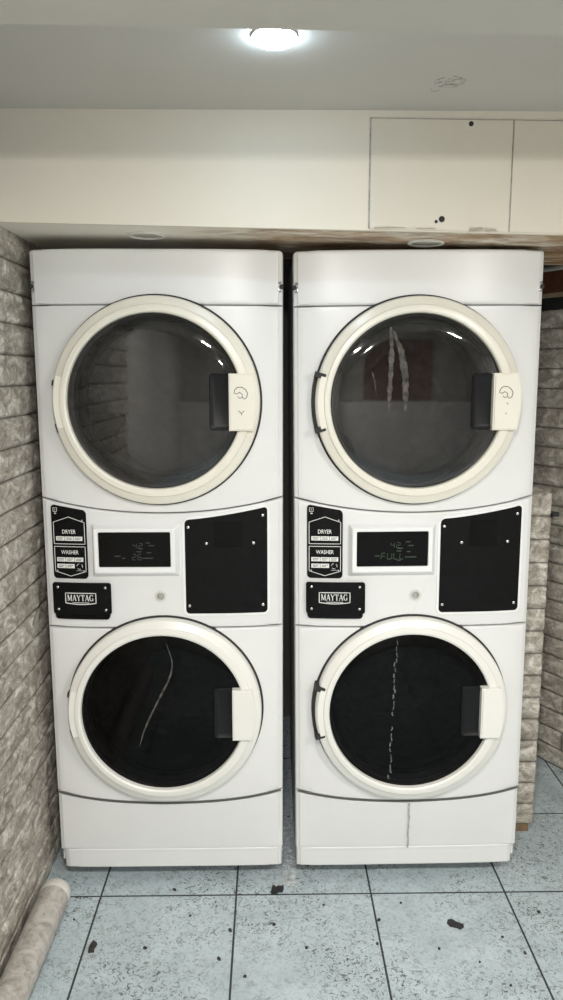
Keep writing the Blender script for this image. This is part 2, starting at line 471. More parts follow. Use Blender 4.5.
# flaking paper along the panel's lower edge
def flake(parent, x, z, L, Hh, seed):
    r_ = random.Random(seed); bm = bmesh.new()
    n = 9; up = []; lo = []
    for i in range(n):
        u = i / (n - 1)
        up.append((x + L * u, z + Hh * (.4 + .6 * r_.random())))
        lo.append((x + L * u, z - Hh * (.2 + .6 * r_.random())))
    A = [bm.verts.new((p[0], -0.0066, p[1])) for p in up]
    B = [bm.verts.new((p[0], -0.0064 + 0.0008 * r_.random(), p[1])) for p in lo]
    for i in range(n - 1): bm.faces.new((A[i], A[i + 1], B[i + 1], B[i]))
    r0 = bmesh.ops.solidify(bm, geom=bm.faces[:], thickness=0.0008)
    o = from_bm('paper_flake', bm, M['board'], parent)
    o['label'] = 'torn white paper edge'
for i, (x, L, hh) in enumerate(((0.265, 0.08, 0.0035), (0.505, 0.035, 0.008), (0.545, 0.03, 0.006), (0.37, 0.05, 0.003))):
    flake(ap, x - ap.location.x, zs(x) - ap.location.z + 0.006, L, hh, 60 + i)
board('cover_board', 0.6085, 1.3, 'cream board with scabby lower edge at the right end of bulkhead', 'panel', False)
# dark seam behind the boards (open joint along the top)
seam = hexa('trim_1', [(0.2495, 1.9735, 1.95), (1.3, 1.9735, 1.928), (1.3, 1.9749, 1.928), (0.2495, 1.9749, 1.95),
                       (0.2495, 1.9735, 2.2115), (1.3, 1.9735, 2.2025), (1.3, 1.9749, 2.2025), (0.2495, 1.9749, 2.2115)], M['grime'])
structure(seam)

# ------------------------------------------------------------------ the stacked machines
HW = 0.351
def bulge(x, z=1.0): return 0.022 * (1 - min(1, abs(x) / HW) ** 4) * (0.15 + 0.85 * min(1, max(0, (z - 0.10) / 0.20)))
def s2(x): return 1.191 + (1.235 - 1.191) * (x / HW) ** 2      # dryer / console seam
def s4(x): return 0.281 + (0.313 - 0.281) * (x / HW) ** 2      # washer / base seam

def panel(name, zb, zt, mat, parent, hole=None, hw=HW, re=0.015, rz=0.004, extra=0.0):
    """front panel with rounded edges, curved outline and an optional round hole"""
    nu, nv = 48, 28
    us = [0.5 - 0.5 * math.cos(math.pi * i / nu) for i in range(nu + 1)]
    uv = [(us[i], 0) for i in range(nu)] + [(1, j / nv) for j in range(nv)] + [(us[nu - i], 1) for i in range(nu)] + [(0, 1 - j / nv) for j in range(nv)]
    def P(u, v, d, dz):
        x = -hw + d + u * (2 * hw - 2 * d)
        lo = zb(x) + dz; hi = zt(x) - dz
        return x, lo + v * (hi - lo)
    loops = []
    K = 5
    loops.append([(x, 0.03, z) for x, z in (P(u, v, 0, 0) for u, v in uv)])
    # side edges: rounded flange, then a small crease up to the face; top and bottom edges: plain rounding
    EDGE = ((0.0, 0.017), (0.001, 0.010), (0.0035, 0.006), (0.0115, 0.0036), (0.0130, 0.0006), (0.0150, 0.0))
    for k, (dd, dy) in enumerate(EDGE):
        a = R(90 * k / K)
        ddz = rz - rz * math.cos(a)
        l = []
        for u, v in uv:
            x, z = P(u, v, dd, ddz)
            y = -bulge(x, z) - extra + (dy if abs(x) > HW - 0.05 else rz * (1 - math.sin(a)))
            l.append((x, y, z))
        loops.append(l)
    bm = bmesh.new()
    if hole:
        cx, cz, r = hole
        inner = []
        for u, v in uv:
            x, z = P(u, v, re, rz)
            a = math.atan2(z - cz, x - cx); inner.append((cx + r * math.cos(a), cz + r * math.sin(a)))
        face = loops[-1]
        n = 8
        for k in range(1, n + 1):
            t = k / n
            l = []
            for (x, y, z), (hx, hz) in zip(face, inner):
                X = x + (hx - x) * t; Z = z + (hz - z) * t
                l.append((X, -bulge(X, Z) - extra, Z))
            loops.append(l)
        loops.append([(hx, -bulge(hx, hz) + 0.035, hz) for hx, hz in inner])
        loops_mesh(bm, loops)
    else:
        L = loops_mesh(bm, loops)
        last = L[-1]
        # fill the face as columns
        bot = last[0:nu + 1]
        topv = [last[nu + nv + i] for i in range(nu + 1)][::-1]
        prev = bot
        rows = [bot]
        for j in range(1, nv):
            row = [last[(len(last) - j)]]
            for i in range(1, nu):
                b0 = bot[i].co; t0 = topv[i].co; f = j / nv
                x = b0.x; z = b0.z + (t0.z - b0.z) * f
                row.append(bm.verts.new((x, -bulge(x, z) - extra, z)))
            row.append(last[nu + j])
            rows.append(row)
        rows.append(topv)
        for a_, b_ in zip(rows, rows[1:]):
            for i in range(nu):
                bm.faces.new((a_[i], a_[i + 1], b_[i + 1], b_[i]))
    return from_bm(name, bm, mat, parent, angle=33)

def plate(name, x0, x1, zlo, zhi, r, off, th, mat, parent, n=40):
    """thin plate hugging the curved console; zlo / zhi are functions of x"""
    xs = []
    for i in range(n + 1): xs.append(x0 + (x1 - x0) * i / n)
    xs += [x0 + r * (1 - math.cos(R(a_))) for a_ in (0, 20, 40, 60, 80)] + [x1 - r * (1 - math.cos(R(a_))) for a_ in (0, 20, 40, 60, 80)]
    xs = sorted(set(round(x, 6) for x in xs))
    cols = []
    for x in xs:
        d = min(x - x0, x1 - x)
        c = r - math.sqrt(max(0, r * r - (r - d) ** 2)) if d < r else 0
        cols.append((x, zlo(x) + c, zhi(x) - c))
    bm = bmesh.new()
    fr = [(bm.verts.new((x, -bulge(x) - off - th, a_)), bm.verts.new((x, -bulge(x) - off - th, b_))) for x, a_, b_ in cols]
    bk = [(bm.verts.new((x, -bulge(x) - off + 0.002, a_)), bm.verts.new((x, -bulge(x) - off + 0.002, b_))) for x, a_, b_ in cols]
    for i in range(len(cols) - 1):
        bm.faces.new((fr[i][0], fr[i + 1][0], fr[i + 1][1], fr[i][1]))
        bm.faces.new((bk[i][1], bk[i + 1][1], bk[i + 1][0], bk[i][0]))
        bm.faces.new((fr[i][1], fr[i + 1][1], bk[i + 1][1], bk[i][1]))
        bm.faces.new((fr[i + 1][0], fr[i][0], bk[i][0], bk[i + 1][0]))
    bm.faces.new((fr[0][0], fr[0][1], bk[0][1], bk[0][0])); bm.faces.new((fr[-1][1], fr[-1][0], bk[-1][0], bk[-1][1]))
    return from_bm(name, bm, mat, parent, angle=30)

def bm_ribbon(bm, pts, wdt, yf, th=0.0006, closed=False):
    """flat line of width wdt along (x,z) points; yf(x,z) gives the depth of the surface under it"""
    P = [Vector((p[0], p[1])) for p in pts]
    n = len(P)
    L = []; Rr = []
    for i in range(n):
        if closed: t = (P[(i + 1) % n] - P[i - 1])
        else: t = P[min(i + 1, n - 1)] - P[max(i - 1, 0)]
        t = t.normalized() if t.length > 1e-9 else Vector((1, 0)); nn = Vector((-t.y, t.x)) * wdt / 2
        L.append(P[i] + nn); Rr.append(P[i] - nn)
    A = [bm.verts.new((p.x, yf(p.x, p.y) - th, p.y)) for p in L]; B = [bm.verts.new((p.x, yf(p.x, p.y) - th, p.y)) for p in Rr]
    A2 = [bm.verts.new((p.x, yf(p.x, p.y) + .0003, p.y)) for p in L]; B2 = [bm.verts.new((p.x, yf(p.x, p.y) + .0003, p.y)) for p in Rr]
    m = n if closed else n - 1
    for i in range(m):
        j = (i + 1) % n
        bm.faces.new((A[i], A[j], B[j], B[i])); bm.faces.new((A2[j], A2[i], B2[i], B2[j]))
        bm.faces.new((A[j], A[i], A2[i], A2[j])); bm.faces.new((B[i], B[j], B2[j], B2[i]))
def dens(pts, step=0.01):
    out = []
    for p, q in zip(pts, pts[1:]):
        d = math.hypot(q[0] - p[0], q[1] - p[1]); k = max(1, int(d / step))
        for i in range(k): out.append((p[0] + (q[0] - p[0]) * i / k, p[1] + (q[1] - p[1]) * i / k))
    out.append(pts[-1]); return out

def text_mesh(body, size, cx, cz, width, yf, bold=0.0, shear=0.0):
    """Blender's own lettering as a mesh standing on the console surface, fitted to a width"""
    cu = bpy.data.curves.new('lettering', 'FONT'); cu.body = body; cu.size = size; cu.align_x = 'CENTER'; cu.align_y = 'CENTER'
    cu.offset = bold; cu.extrude = 0.0; cu.resolution_u = 3
    o = bpy.data.objects.new('lettering_tmp', cu); COL.objects.link(o)
    dg = bpy.context.evaluated_depsgraph_get()
    me = bpy.data.meshes.new_from_object(o.evaluated_get(dg))
    bpy.data.objects.remove(o)
    co = [v.co.copy() for v in me.vertices]
    x0 = min(c.x for c in co); x1 = max(c.x for c in co); y0 = min(c.y for c in co); y1 = max(c.y for c in co)
    k = width / (x1 - x0); kz = size * 0.72 / (y1 - y0)
    for v, c in zip(me.vertices, co):
        x = cx + (c.x - (x0 + x1) / 2) * k; z = cz + (c.y - (y0 + y1) / 2) * kz
        v.co = (x, yf(x, z), z)
    return me
def join_into(bm, me):
    bm.from_mesh(me); bpy.data.meshes.remove(me)

def seg_digits(bm, s, x, z, wd, h, yf, lw, gap):
    SEG = {'0': 'abcdef', '2': 'abged', '4': 'fgbc', '6': 'afgedc', 'F': 'afge', 'U': 'fbedc', 'L': 'fed', ' ': '', '8': 'abcdefg'}
    pos = {'a': ((0, 1), (1, 1)), 'b': ((1, 1), (1, .5)), 'c': ((1, .5), (1, 0)), 'd': ((0, 0), (1, 0)), 'e': ((0, 0), (0, .5)), 'f': ((0, .5), (0, 1)), 'g': ((0, .5), (1, .5))}
    for ch in s:
        for q in SEG[ch]:
            (ax, az), (bx_, bz) = pos[q]
            sh = 0.12 * wd
            p = (x + ax * wd + sh * az, z + az * h); r_ = (x + bx_ * wd + sh * bz, z + bz * h)
            u = 0.12
            bm_ribbon(bm, [(p[0] + (r_[0] - p[0]) * u, p[1] + (r_[1] - p[1]) * u), (r_[0] + (p[0] - r_[0]) * u, r_[1] + (p[1] - r_[1]) * u)], lw, yf)
        x += wd + gap

FACE = -0.062        # front face of the door rings
def make_door(kind, cx, cz, root, glass, hinge_open, dm, Ro):
    """round porthole door: ring > glass, handle, finger recess, hinge"""
    bm = bmesh.new()
    prof = [(0.286, 0.004), (0.289, -0.02), (0.289, -0.043), (0.286, -0.049), (0.281, -0.052), (0.2685, -0.0555), (0.2655, -0.0575), (0.2640, FACE + .0008), (0.262, FACE), (0.2485, FACE), (0.2440, FACE + 0.003), (0.2425, FACE + 0.009), (0.242, -0.02), (0.245, 0.0)]
    lathe_y(bm, prof, cx, cz, 128)
    for v in bm.verts:
        if math.hypot(v.co.x - cx, v.co.z - cz) < 0.2487: v.co.x -= 0.004
    ring = from_bm(kind + '_door', bm, dm, root, angle=32)
    # glass pane, gently domed, with a thickness
    bm = bmesh.new()
    gp = [(0.2422, -0.040), (0.2422, -0.0465), (0.238, -0.0485), (0.19, -0.0495), (0.12, -0.0502), (0.05, -0.0506), (0.002, -0.0507)]
    lathe_y(bm, gp, cx - 0.004, cz, 96, cap1=True)
    g = from_bm('window_glass', bm, glass, ring, angle=40); g['label'] = 'dark round glass pane'
    # handle block, outer edge follows the ring
    hz = 0.0785; xl = 0.203
    out = []
    for k in range(9):
        z = -hz + 2 * hz * k / 8; out.append((math.sqrt(Ro * Ro - z * z), z))
    poly = [(xl, -hz)] + out + [(xl, hz)]
    bm = bmesh.new()
    vs = [bm.verts.new((cx + x, FACE - 0.014, cz + z)) for x, z in poly]
    f = bm.faces.new(vs)
    e = bmesh.ops.extrude_face_region(bm, geom=[f])
    for v in [v for v in e['geom'] if isinstance(v, bmesh.types.BMVert)]: v.co.y = -0.044
    bmesh.ops.recalc_face_normals(bm, faces=bm.faces)
    es = [ed for ed in bm.edges if all(v.co.y < FACE for v in ed.verts) and len(ed.link_faces) == 2 and abs(ed.link_faces[0].normal.dot(ed.link_faces[1].normal)) < 0.9]
    bmesh.ops.bevel(bm, geom=es, offset=0.004, segments=3, affect='EDGES')
    h = from_bm('handle', bm, dm, ring, angle=40)
    # finger recess beside the handle: dark dished cup with a rim
    bm = bmesh.new()
    x0, x1 = cx + 0.148, cx + 0.206
    lo = []
    for (dx, y) in ((0, -0.045), (0, FACE + 0.008), (0.002, FACE + 0.006), (0.005, FACE + 0.0075), (0.010, -0.0512)):
        lo.append([(x, y, z) for x, z in rrect(x0 + dx, x1 - dx * .3, cz - hz + dx, cz + hz - dx, 0.010)])
    loops_mesh(bm, lo, cap1=True)
    fr = from_bm('finger_recess', bm, M['recess'], ring, angle=35); fr['label'] = 'black finger recess beside the handle'
    # hinge side
    bm = bmesh.new()
    def sector(r0, r1, a0, a1, y0, y1, n=14):
        A = []
        for k in range(n + 1):
            a_ = R(a0 + (a1 - a0) * k / n); c, s_ = math.cos(a_), math.sin(a_)
            A.append([(cx + r0 * c, y0, cz + r0 * s_), (cx + r1 * c, y0, cz + r1 * s_), (cx + r1 * c, y1, cz + r1 * s_), (cx + r0 * c, y1, cz + r0 * s_)])
        loops_mesh(bm, A, True, True, True)
    sector(0.262, 0.2825, 165, 195, FACE + 0.0045, -0.03)
    from_bm('hinge_cover', bm, dm, ring, angle=30)
    bm = bmesh.new()
    if hinge_open:
        sector(0.2887, 0.299, 164.5, 195, -0.030, -0.001)
        sector(0.270, 0.300, 163.2, 166.2, -0.0555, -0.006, 2)
        sector(0.270, 0.300, 193.6, 196.6, -0.0555, -0.006, 2)
    else:
        sector(0.2887, 0.2955, 168, 171, -0.036, -0.004, 3)
        from_bm('hinge_pin', bm, M['rubber'], ring, angle=30); bm = bmesh.new()
        sector(0.2887, 0.2945, 192, 197, -0.034, -0.004, 3)
    hg = from_bm('hinge', bm, M['rubber'], ring, angle=30); hg['label'] = 'dark metal hinge at left edge of door'
    return ring

def make_machine(kind):
    """kind 'left' or 'right': same model, different wear"""
    left = kind == 'left'
    root = empty('stacked_washer_dryer', (-0.3125, 2.15, 0) if left else (0.4305, 2.15, 0), (0, 0, 0) if left else (0, R(-0.42), 0))
    # carcass
    bm = bmesh.new()
    y0, y1 = 0.03, 0.70
    w0 = HW - 0.002
    def quadbox(lo, hi): bm_box(bm, lo, hi)
    quadbox((-w0, y0, 0.06), (-w0 + 0.012, y1, 1.918)); quadbox((w0 - 0.012, y0, 0.06), (w0, y1, 1.918))
    quadbox((-w0, y0, 1.906), (w0, y1, 1.920)); quadbox((-w0, y1 - 0.012, 0.06), (w0, y1, 1.918)); quadbox((-w0, 0.05, 0.05), (w0, y1, 0.062))
    from_bm('cabinet', bm, M['enamel'], root)
    for za, zb_ in ((0.06, 0.34), (0.83, 1.26), (1.755, 1.915)):   # cross members inside that close the seams
        box('inner_frame', (-w0, 0.034, za), (w0, 0.044, zb_), M['rubber'], root)
    flat = lambda z: (lambda x: z)
    def ztop(x):
        d = max(0.0, 0.014 - (HW - abs(x))); return 1.925 - (0.014 - math.sqrt(max(0, 0.014 ** 2 - d * d)))
    tp = panel('top_panel', flat(1.7765), ztop, M['enamel'], root, rz=0.007)
    fd = panel('dryer_front', lambda x: s2(x) + 0.0022, flat(1.7740), M['enamel'], root, hole=(-0.003, 1.510, 0.237), rz=0.003)
    co = panel('console', flat(0.8470), lambda x: s2(x) - 0.0018, M['console'], root, rz=0.005)
    fw = panel('washer_front', lambda x: s4(x) + 0.0025, flat(0.8428), M['enamel'], root, hole=(-0.003, 0.590, 0.237), rz=0.004)
    bp = panel('base_panel', flat(0.108), lambda x: s4(x) - 0.005, M['enamel'], root, rz=0.006, extra=-0.005)
    bm = bmesh.new()
    bm_ribbon(bm, [(-HW + 0.006 + (2 * HW - 0.012) * k / 40, s4(-HW + 0.006 + (2 * HW - 0.012) * k / 40) - 0.0026) for k in range(41)], 0.0058, lambda x, z: -bulge(x, z) + 0.0025, th=0.0006)
    from_bm('seam_shade_strip', bm, M['seam'], root)  # dark strip added as the shade inside the washer and base seam
    # toe kick
    kp = panel('kick_panel', flat(0.048), flat(0.112), M['enamel'], root, hw=HW - 0.008, extra=-0.004, rz=0.004)
    kp.location.x = 0.005 if left else -0.006
    for sx in (-0.30, 0.30):
        for yy in (0.09, 0.64):
            bm = bmesh.new(); lathe_z(bm, [(0.018, 0.0), (0.02, 0.006), (0.02, 0.018), (0.007, 0.022), (0.007, 0.055)], 20, True, True)
            for v in bm.verts: v.co += Vector((sx, yy, 0))
            from_bm('foot', bm, M['rubber'], root, angle=40)
    # side notches with a screw in the top panel
    for sx in (-1, 1):
        bm = bmesh.new()
        L = []
        for k in range(9):
            a_ = R(-70 + 140 * k / 8)
            c, s_ = math.cos(a_), math.sin(a_)
            cx = sx * (HW + 0.002)
            L.append([(cx - sx * 0.026 * c, -0.001, 1.826 + 0.016 * s_), (cx - sx * 0.023 * c, -0.004, 1.826 + 0.013 * s_), (cx - sx * 0.020 * c, 0.004, 1.826 + 0.010 * s_)])
        loops_mesh(bm, L, False)
        bmesh.ops.solidify(bm, geom=bm.faces[:], thickness=0.0015)
        nt_ = from_bm('edge_clip', bm, M['grey'], root, angle=40)
        bm = bmesh.new()
        lathe_y(bm, [(0.0065, 0.012), (0.0065, -0.0012)], sx * (HW - 0.004), 1.827, 20, cap1=True)
        for v in bm.verts: v.co.x = sx * min(abs(v.co.x), HW + 0.0006)
        from_bm('edge_notch', bm, M['rubber'], nt_)
        screw_dot(nt_, sx * (HW - 0.0125), -0.0015, 1.818, 0.0045, M['chrome'])
    # drums seen through the glass
    for cz in (1.510, 0.590):
        bm = bmesh.new()
        lathe_y(bm, [(0.222, 0.092), (0.275, 0.11), (0.275, 0.50), (0.24, 0.52), (0.05, 0.525)], -0.003, cz, 64, cap1=True)
        dm_ = from_bm('drum', bm, M['drum'], root, angle=30)
        for a_ in (80, 200, 320):
            bm = bmesh.new(); aa = R(a_ + (0 if left else 25))
            c, s_ = math.cos(aa), math.sin(aa)
            t_ = Vector((-s_, 0, c)); n_ = Vector((c, 0, s_)); ctr = Vector((-0.003, 0, cz))
            pts = []
            for (y, hh) in ((0.14, 0.05), (0.48, 0.075)):
                for (u, v) in ((-0.045, 0.274), (0.045, 0.274), (0.012, 0.274 - hh), (-0.012, 0.274 - hh)):
                    p = ctr + t_ * u + n_ * v; pts.append(bm.verts.new((p.x, y, p.z)))
            for f in ((3, 2, 1, 0), (4, 5, 6, 7), (0, 1, 5, 4), (1, 2, 6, 5), (2, 3, 7, 6), (3, 0, 4, 7)): bm.faces.new([pts[i] for i in f])
            from_bm('baffle', bm, M['drum'], dm_)
        bm = bmesh.new(); lathe_y(bm, [(0.2365, 0.034), (0.236, 0.05), (0.225, 0.056), (0.221, 0.092), (0.224, 0.094)], -0.003, cz, 64)
        from_bm('door_collar', bm, M['rubber'], root, angle=40)
    # dark ring standing in for the shaded gap around each door
    for cz in (1.510, 0.590):
        bm = bmesh.new(); n = 128; rings = []
        for k in range(n):
            a_ = 2 * math.pi * k / n; c, s_ = math.cos(a_), math.sin(a_)
            ring = []
            for (r_, dy) in ((0.2865, 0.004), (0.2865, -0.0025), (0.2945, -0.0025), (0.2958, 0.004)):
                x = -0.003 + r_ * c; ring.append((x, -bulge(x) + dy, cz + r_ * s_))
            rings.append(ring)
        rings.append(rings[0])
        L = [[bm.verts.new(p) for p in rg] for rg in rings[:-1]]
        for i in range(n):
            a1, b1 = L[i], L[(i + 1) % n]
            for q in range(4): bm.faces.new((a1[q], a1[(q + 1) % 4], b1[(q + 1) % 4], b1[q]))
        from_bm('door_gap_shade', bm, M['rubber'], root, angle=40)
    d1 = make_door('dryer', -0.003, 1.510, root, M['dryer_glass'], not left, M['door'], 0.2815)
    d2 = make_door('washer', -0.003, 0.590, root, M['washer_glass'], not left, M['washer_door'], 0.272)
    # hand pictogram on the dryer handle
    bm = bmesh.new()
    yh = lambda x, z: FACE - 0.014
    bx0 = 0.232; bz0 = 1.510
    for path in ([(-.012, .030), (-.006, .036), (.004, .036), (.012, .030), (.016, .022), (.014, .012)],
                 [(-.012, .030), (-.014, .022), (-.008, .020), (-.002, .024), (.004, .020), (.004, .012), (-.002, .010), (-.006, .014)],
                 [(.004, .012), (.010, .008), (.014, .012)],
                 [(-.004, -.020), (.002, -.026), (.008, -.020)] if left else [(.004, -.002), (.006, -.006)],
                 [(.002, -.026), (.003, -.030)]):
        bm_ribbon(bm, [(bx0 + p[0] * 1.25, bz0 + p[1] * 1.15) for p in path], 0.0022, yh)
    from_bm('hand_pictogram', bm, M['printdark'], d1)
    # --- console fittings
    ox = 0.0 if left else 0.008
    cy = lambda off: (lambda x, z: -bulge(x) - off)
    # instruction plate, top edge follows the seam
    x0, x1 = -0.322 + ox, -0.2185 + ox
    ip = plate('instruction_plate', x0, x1, flat(0.9965), lambda x: 1.2165 - (x - x0) * 0.172, 0.011, 0.0, 0.003, M['black'], root)
    ip['label'] = 'black plate of printed instructions'
    sur = cy(0.003)
    bm = bmesh.new()
    xm = (x0 + x1) / 2
    bm_ribbon(bm, dens([(x0 + .006, 1.100), (x0 + .006, 1.164), (xm, 1.180), (x1 - .006, 1.164), (x1 - .006, 1.100), (x0 + .006, 1.100)]), 0.0017, sur)
    bm_ribbon(bm, dens([(x0 + .006, 1.092), (x0 + .006, 1.018), (xm, 1.004), (x1 - .006, 1.018), (x1 - .006, 1.092), (x0 + .006, 1.092)]), 0.0017, sur)
    bm_ribbon(bm, [(x0 + .007, 1.196), (x0 + .007, 1.207), (x0 + .0125, 1.2055), (x0 + .018, 1.207), (x0 + .018, 1.196), (x0 + .0125, 1.1945), (x0 + .007, 1.196)], 0.0013, sur)
    bm_ribbon(bm, [(x0 + .0125, 1.2025), (x0 + .0125, 1.1985)], 0.0014, sur)
    bm_ribbon(bm, [(x0 + .010, 1.190), (x0 + .016, 1.190)], 0.003, sur)
    from_bm('outline_print', bm, M['print'], ip)
    for wd_, z_, w_ in (('DRYER', 1.1365, 0.040), ('WASHER', 1.0755, 0.052)):
        bm = bmesh.new(); join_into(bm, text_mesh(wd_, 0.0165, xm, z_, w_, cy(0.0036), 0.00015))
        from_bm('lettering', bm, M['print'], ip)
    bm = bmesh.new(); bm2 = bmesh.new()
    wbx = 0.0255
    for (k, zc) in ((0, 1.116), (1, 1.116), (2, 1.116), (0, 1.0535), (1, 1.0535), (2, 1.0535), (0, 1.034), (1, 1.034)):
        a_ = xm - 0.0395 + k * (wbx + 0.001)
        bm_ribbon(bm, dens([(a_, zc), (a_ + wbx, zc)], 0.006), 0.0125, sur)
        r_ = random.Random(k + int(zc * 1000))
        for q in range(2):
            s_ = a_ + 0.004; e_ = a_ + wbx - 0.004 - 0.006 * r_.random() * q
            bm_ribbon(bm2, dens([(s_, zc + 0.002 - 0.004 * q), (e_, zc + 0.002 - 0.004 * q)], 0.003), 0.0016, cy(0.0037))
    from_bm('step_box_print', bm, M['print'], ip); from_bm('fine_print', bm2, M['printdark'], ip)
    bm = bmesh.new()
    tx, tz = xm + 0.0275, 1.033
    for k in range(3):
        a0 = 90 + 120 * k
        bm_ribbon(bm, [(tx + 0.0085 * math.cos(R(a0 + q)), tz + 0.0085 * math.sin(R(a0 + q))) for q in (10, 45, 80)], 0.0022, sur)
    bm_ribbon(bm, [(tx - .010, tz - .0125), (tx + .010, tz - .0125)], 0.0012, sur)
    from_bm('round_mark', bm, M['seg_grey'] if False else M['grey'], ip)
    for (x, z) in ((x1 - .012, 1.170), (x0 + .012, 1.020), (x1 - .012, 1.020)):
        screw_dot(ip, x, -bulge(x) - 0.003, z, 0.0022, M['grey'])
    # badge plate
    x0, x1 = -0.3255 + ox, -0.1525 + ox
    bg = plate('badge_plate', x0, x1, flat(0.8905), flat(0.9855), 0.007, 0.008, 0.004, M['black'], root); bg['label'] = 'black metal badge plate with four screws'
    plate('badge_backing', x0 + 0.004, x1 - 0.006, flat(0.874), flat(0.975), 0.010, 0.0, 0.007, M['black_gloss'], bg)
    sur = cy(0.012)
    for (x, z) in ((x0 + .016, .972), (x1 - .016, .972), (x0 + .016, .905), (x1 - .016, .905)):
        screw_dot(bg, x, -bulge(x) - 0.012, z, 0.0038, M['chrome'])
    bm = bmesh.new()
    xm = (x0 + x1) / 2 - 0.003; zc = 0.9385
    bm_ribbon(bm, dens([(xm - .045, zc - .0135), (xm - .045, zc + .0165), (xm + .045, zc + .0165), (xm + .045, zc - .0135)] + [(xm + .045 - .09 * k / 6, zc - .0135 - 0.004 * math.sin(math.pi * k / 6)) for k in range(1, 7)]), 0.0024, sur)
    # serif capitals, drawn as strokes
    def stroke(p, q, w_): bm_ribbon(bm, [p, q], w_, sur)
    GL = {'M': (1.2, [((.1, 0), (.1, 1), .10), ((.12, 1), (.55, .08), .2), ((.55, .08), (.98, 1), .09), ((1.0, 1), (1.0, 0), .2), ((-.05, .03), (.25, .03), .07), ((.84, .03), (1.16, .03), .07), ((-.05, .97), (.2, .97), .07), ((.9, .97), (1.16, .97), .07)]),
          'A': (1.0, [((.08, 0), (.48, 1), .09), ((.48, 1), (.9, 0), .2), ((.22, .33), (.75, .33), .08), ((-.06, .03), (.22, .03), .07), ((.7, .03), (1.06, .03), .07)]),
          'Y': (1.0, [((.08, 1), (.5, .45), .2), ((.92, 1), (.5, .45), .09), ((.5, .5), (.5, 0), .2), ((-.06, .97), (.25, .97), .07), ((.76, .97), (1.06, .97), .07), ((.33, .03), (.67, .03), .07)]),
          'T': (0.95, [((0, .96), (.95, .96), .09), ((.47, .96), (.47, 0), .2), ((.03, .98), (.03, .72), .07), ((.92, .98), (.92, .72), .07), ((.3, .03), (.65, .03), .07)]),
          'G': (1.05, [((.9, .80), (.7, .96), .10), ((.7, .96), (.42, .98), .09), ((.42, .98), (.17, .8), .16), ((.17, .8), (.1, .5), .2), ((.1, .5), (.18, .2), .2), ((.18, .2), (.45, .02), .14), ((.45, .02), (.85, .12), .1), ((.87, .05), (.87, .42), .18), ((.68, .42), (1.02, .42), .07), ((.9, .98), (.9, .7), .06)])}
    word = 'MAYTAG'
    tot = sum(GL[c][0] + .12 for c in word)
    sc = 0.078 / tot; hh = 0.0185; x = xm - 0.039; zb = zc - 0.007
    for c in word:
        adv, st = GL[c]
        for p, q, w_ in st: stroke((x + p[0] * sc, zb + p[1] * hh), (x + q[0] * sc, zb + q[1] * hh), w_ * sc * 1.15)
        x += (adv + .12) * sc
    bm_ribbon(bm, dens([(xm - .025, zc - .0125), (xm + .025, zc - .0125)]), 0.0016, sur)
    from_bm('lettering', bm, M['print'], bg)
    # display in its raised bezel
    dx = -0.004 if left else 0.006
    bm = bmesh.new()
    lv = [(-0.200, 0.056, 1.003, 1.159, 0.004, 0.0, 1), (-0.198, 0.053, 1.006, 1.157, 0.004, 0.006, 0), (-0.191, 0.043, 1.018, 1.151, 0.006, 0.024, 0), (-0.188, 0.040, 1.022, 1.149, 0.006, 0.026, 0), (-0.1785, 0.0305, 1.0355, 1.1405, 0.004, 0.0255, 0), (-0.177, 0.029, 1.037, 1.139, 0.004, 0.021, 0)]
    loops = []
    for (a_, b_, c_, d_, r_, up, fol) in lv:
        loops.append([(x + dx, (-bulge(x + dx) + 0.001) if fol else -0.020 - up, z) for x, z in rrect(a_, b_, c_, d_, r_)])
    loops_mesh(bm, loops, cap1=False)
    bz = from_bm('display_bezel', bm, M['bezel'], root, angle=25)
    bm = bmesh.new(); bm_box(bm, (-0.1775 + dx, -0.0425, 1.0365), (0.0295 + dx, -0.036, 1.1395), 0.001)
    sc_ = from_bm('display_screen', bm, M['black_gloss'], bz); sc_['label'] = 'black display window with faint digits'
    ys = lambda x, z: -0.0425
    bm = bmesh.new()
    if left:
        seg_digits(bm, '42', -0.082, 1.092, 0.010, 0.015, ys, 0.0016, 0.006)
        seg_digits(bm, '26', -0.085, 1.058, 0.010, 0.017, ys, 0.0016, 0.006)
        bits = [(-.045, 1.108, .012), (-.037, 1.100, .016), (-.066, 1.091, .012), (-.072, 1.082, .014), (-.043, 1.079, .013), (-.055, 1.063, .030), (-.136, 1.069, .017), (-.114, 1.063, .009)]
    else:
        seg_digits(bm, '42', -0.073, 1.092, 0.010, 0.015, ys, 0.0016, 0.006)
        seg_digits(bm, 'FULL', -0.101, 1.058, 0.012, 0.018, ys, 0.0018, 0.006)
        bits = [(-.030, 1.109, .014), (-.022, 1.098, .015), (-.054, 1.090, .016), (-.056, 1.082, .014), (-.026, 1.080, .010), (-.031, 1.064, .033), (-.119, 1.068, .014), (-.055, 1.055, .012)]
    for (x, z, L) in bits: bm_ribbon(bm, [(x, z), (x + L, z)], 0.0024, ys)
    from_bm('display_digits', bm, M['seg_grey' if left else 'seg_green'], sc_)
    # key lock
    lx = -0.0085 if left else 0.005
    bm = bmesh.new(); y = -bulge(lx)
    lathe_y(bm, [(0.0165, y + .002), (0.0165, y - .003), (0.0145, y - .0045), (0.011, y - .0045), (0.0105, y - .0005)], lx, 0.944, 40)
    lk = from_bm('key_lock', bm, M['rim'], root, angle=40)
    bm = bmesh.new(); lathe_y(bm, [(0.0103, y + .001), (0.0100, y - .003), (0.0062, y - .0035), (0.006, y - .001)], lx, 0.944, 32, cap1=True)
    from_bm('lock_barrel', bm, M['chrome'], lk, angle=40)
    # coin box cover
    ox2 = 0.0 if left else 0.0095
    x0, x1 = 0.0655 + ox2, 0.3045 + ox2
    top = lambda x: 1.1715 + 0.036 * ((x - x0) / (x1 - x0)) ** 1.35
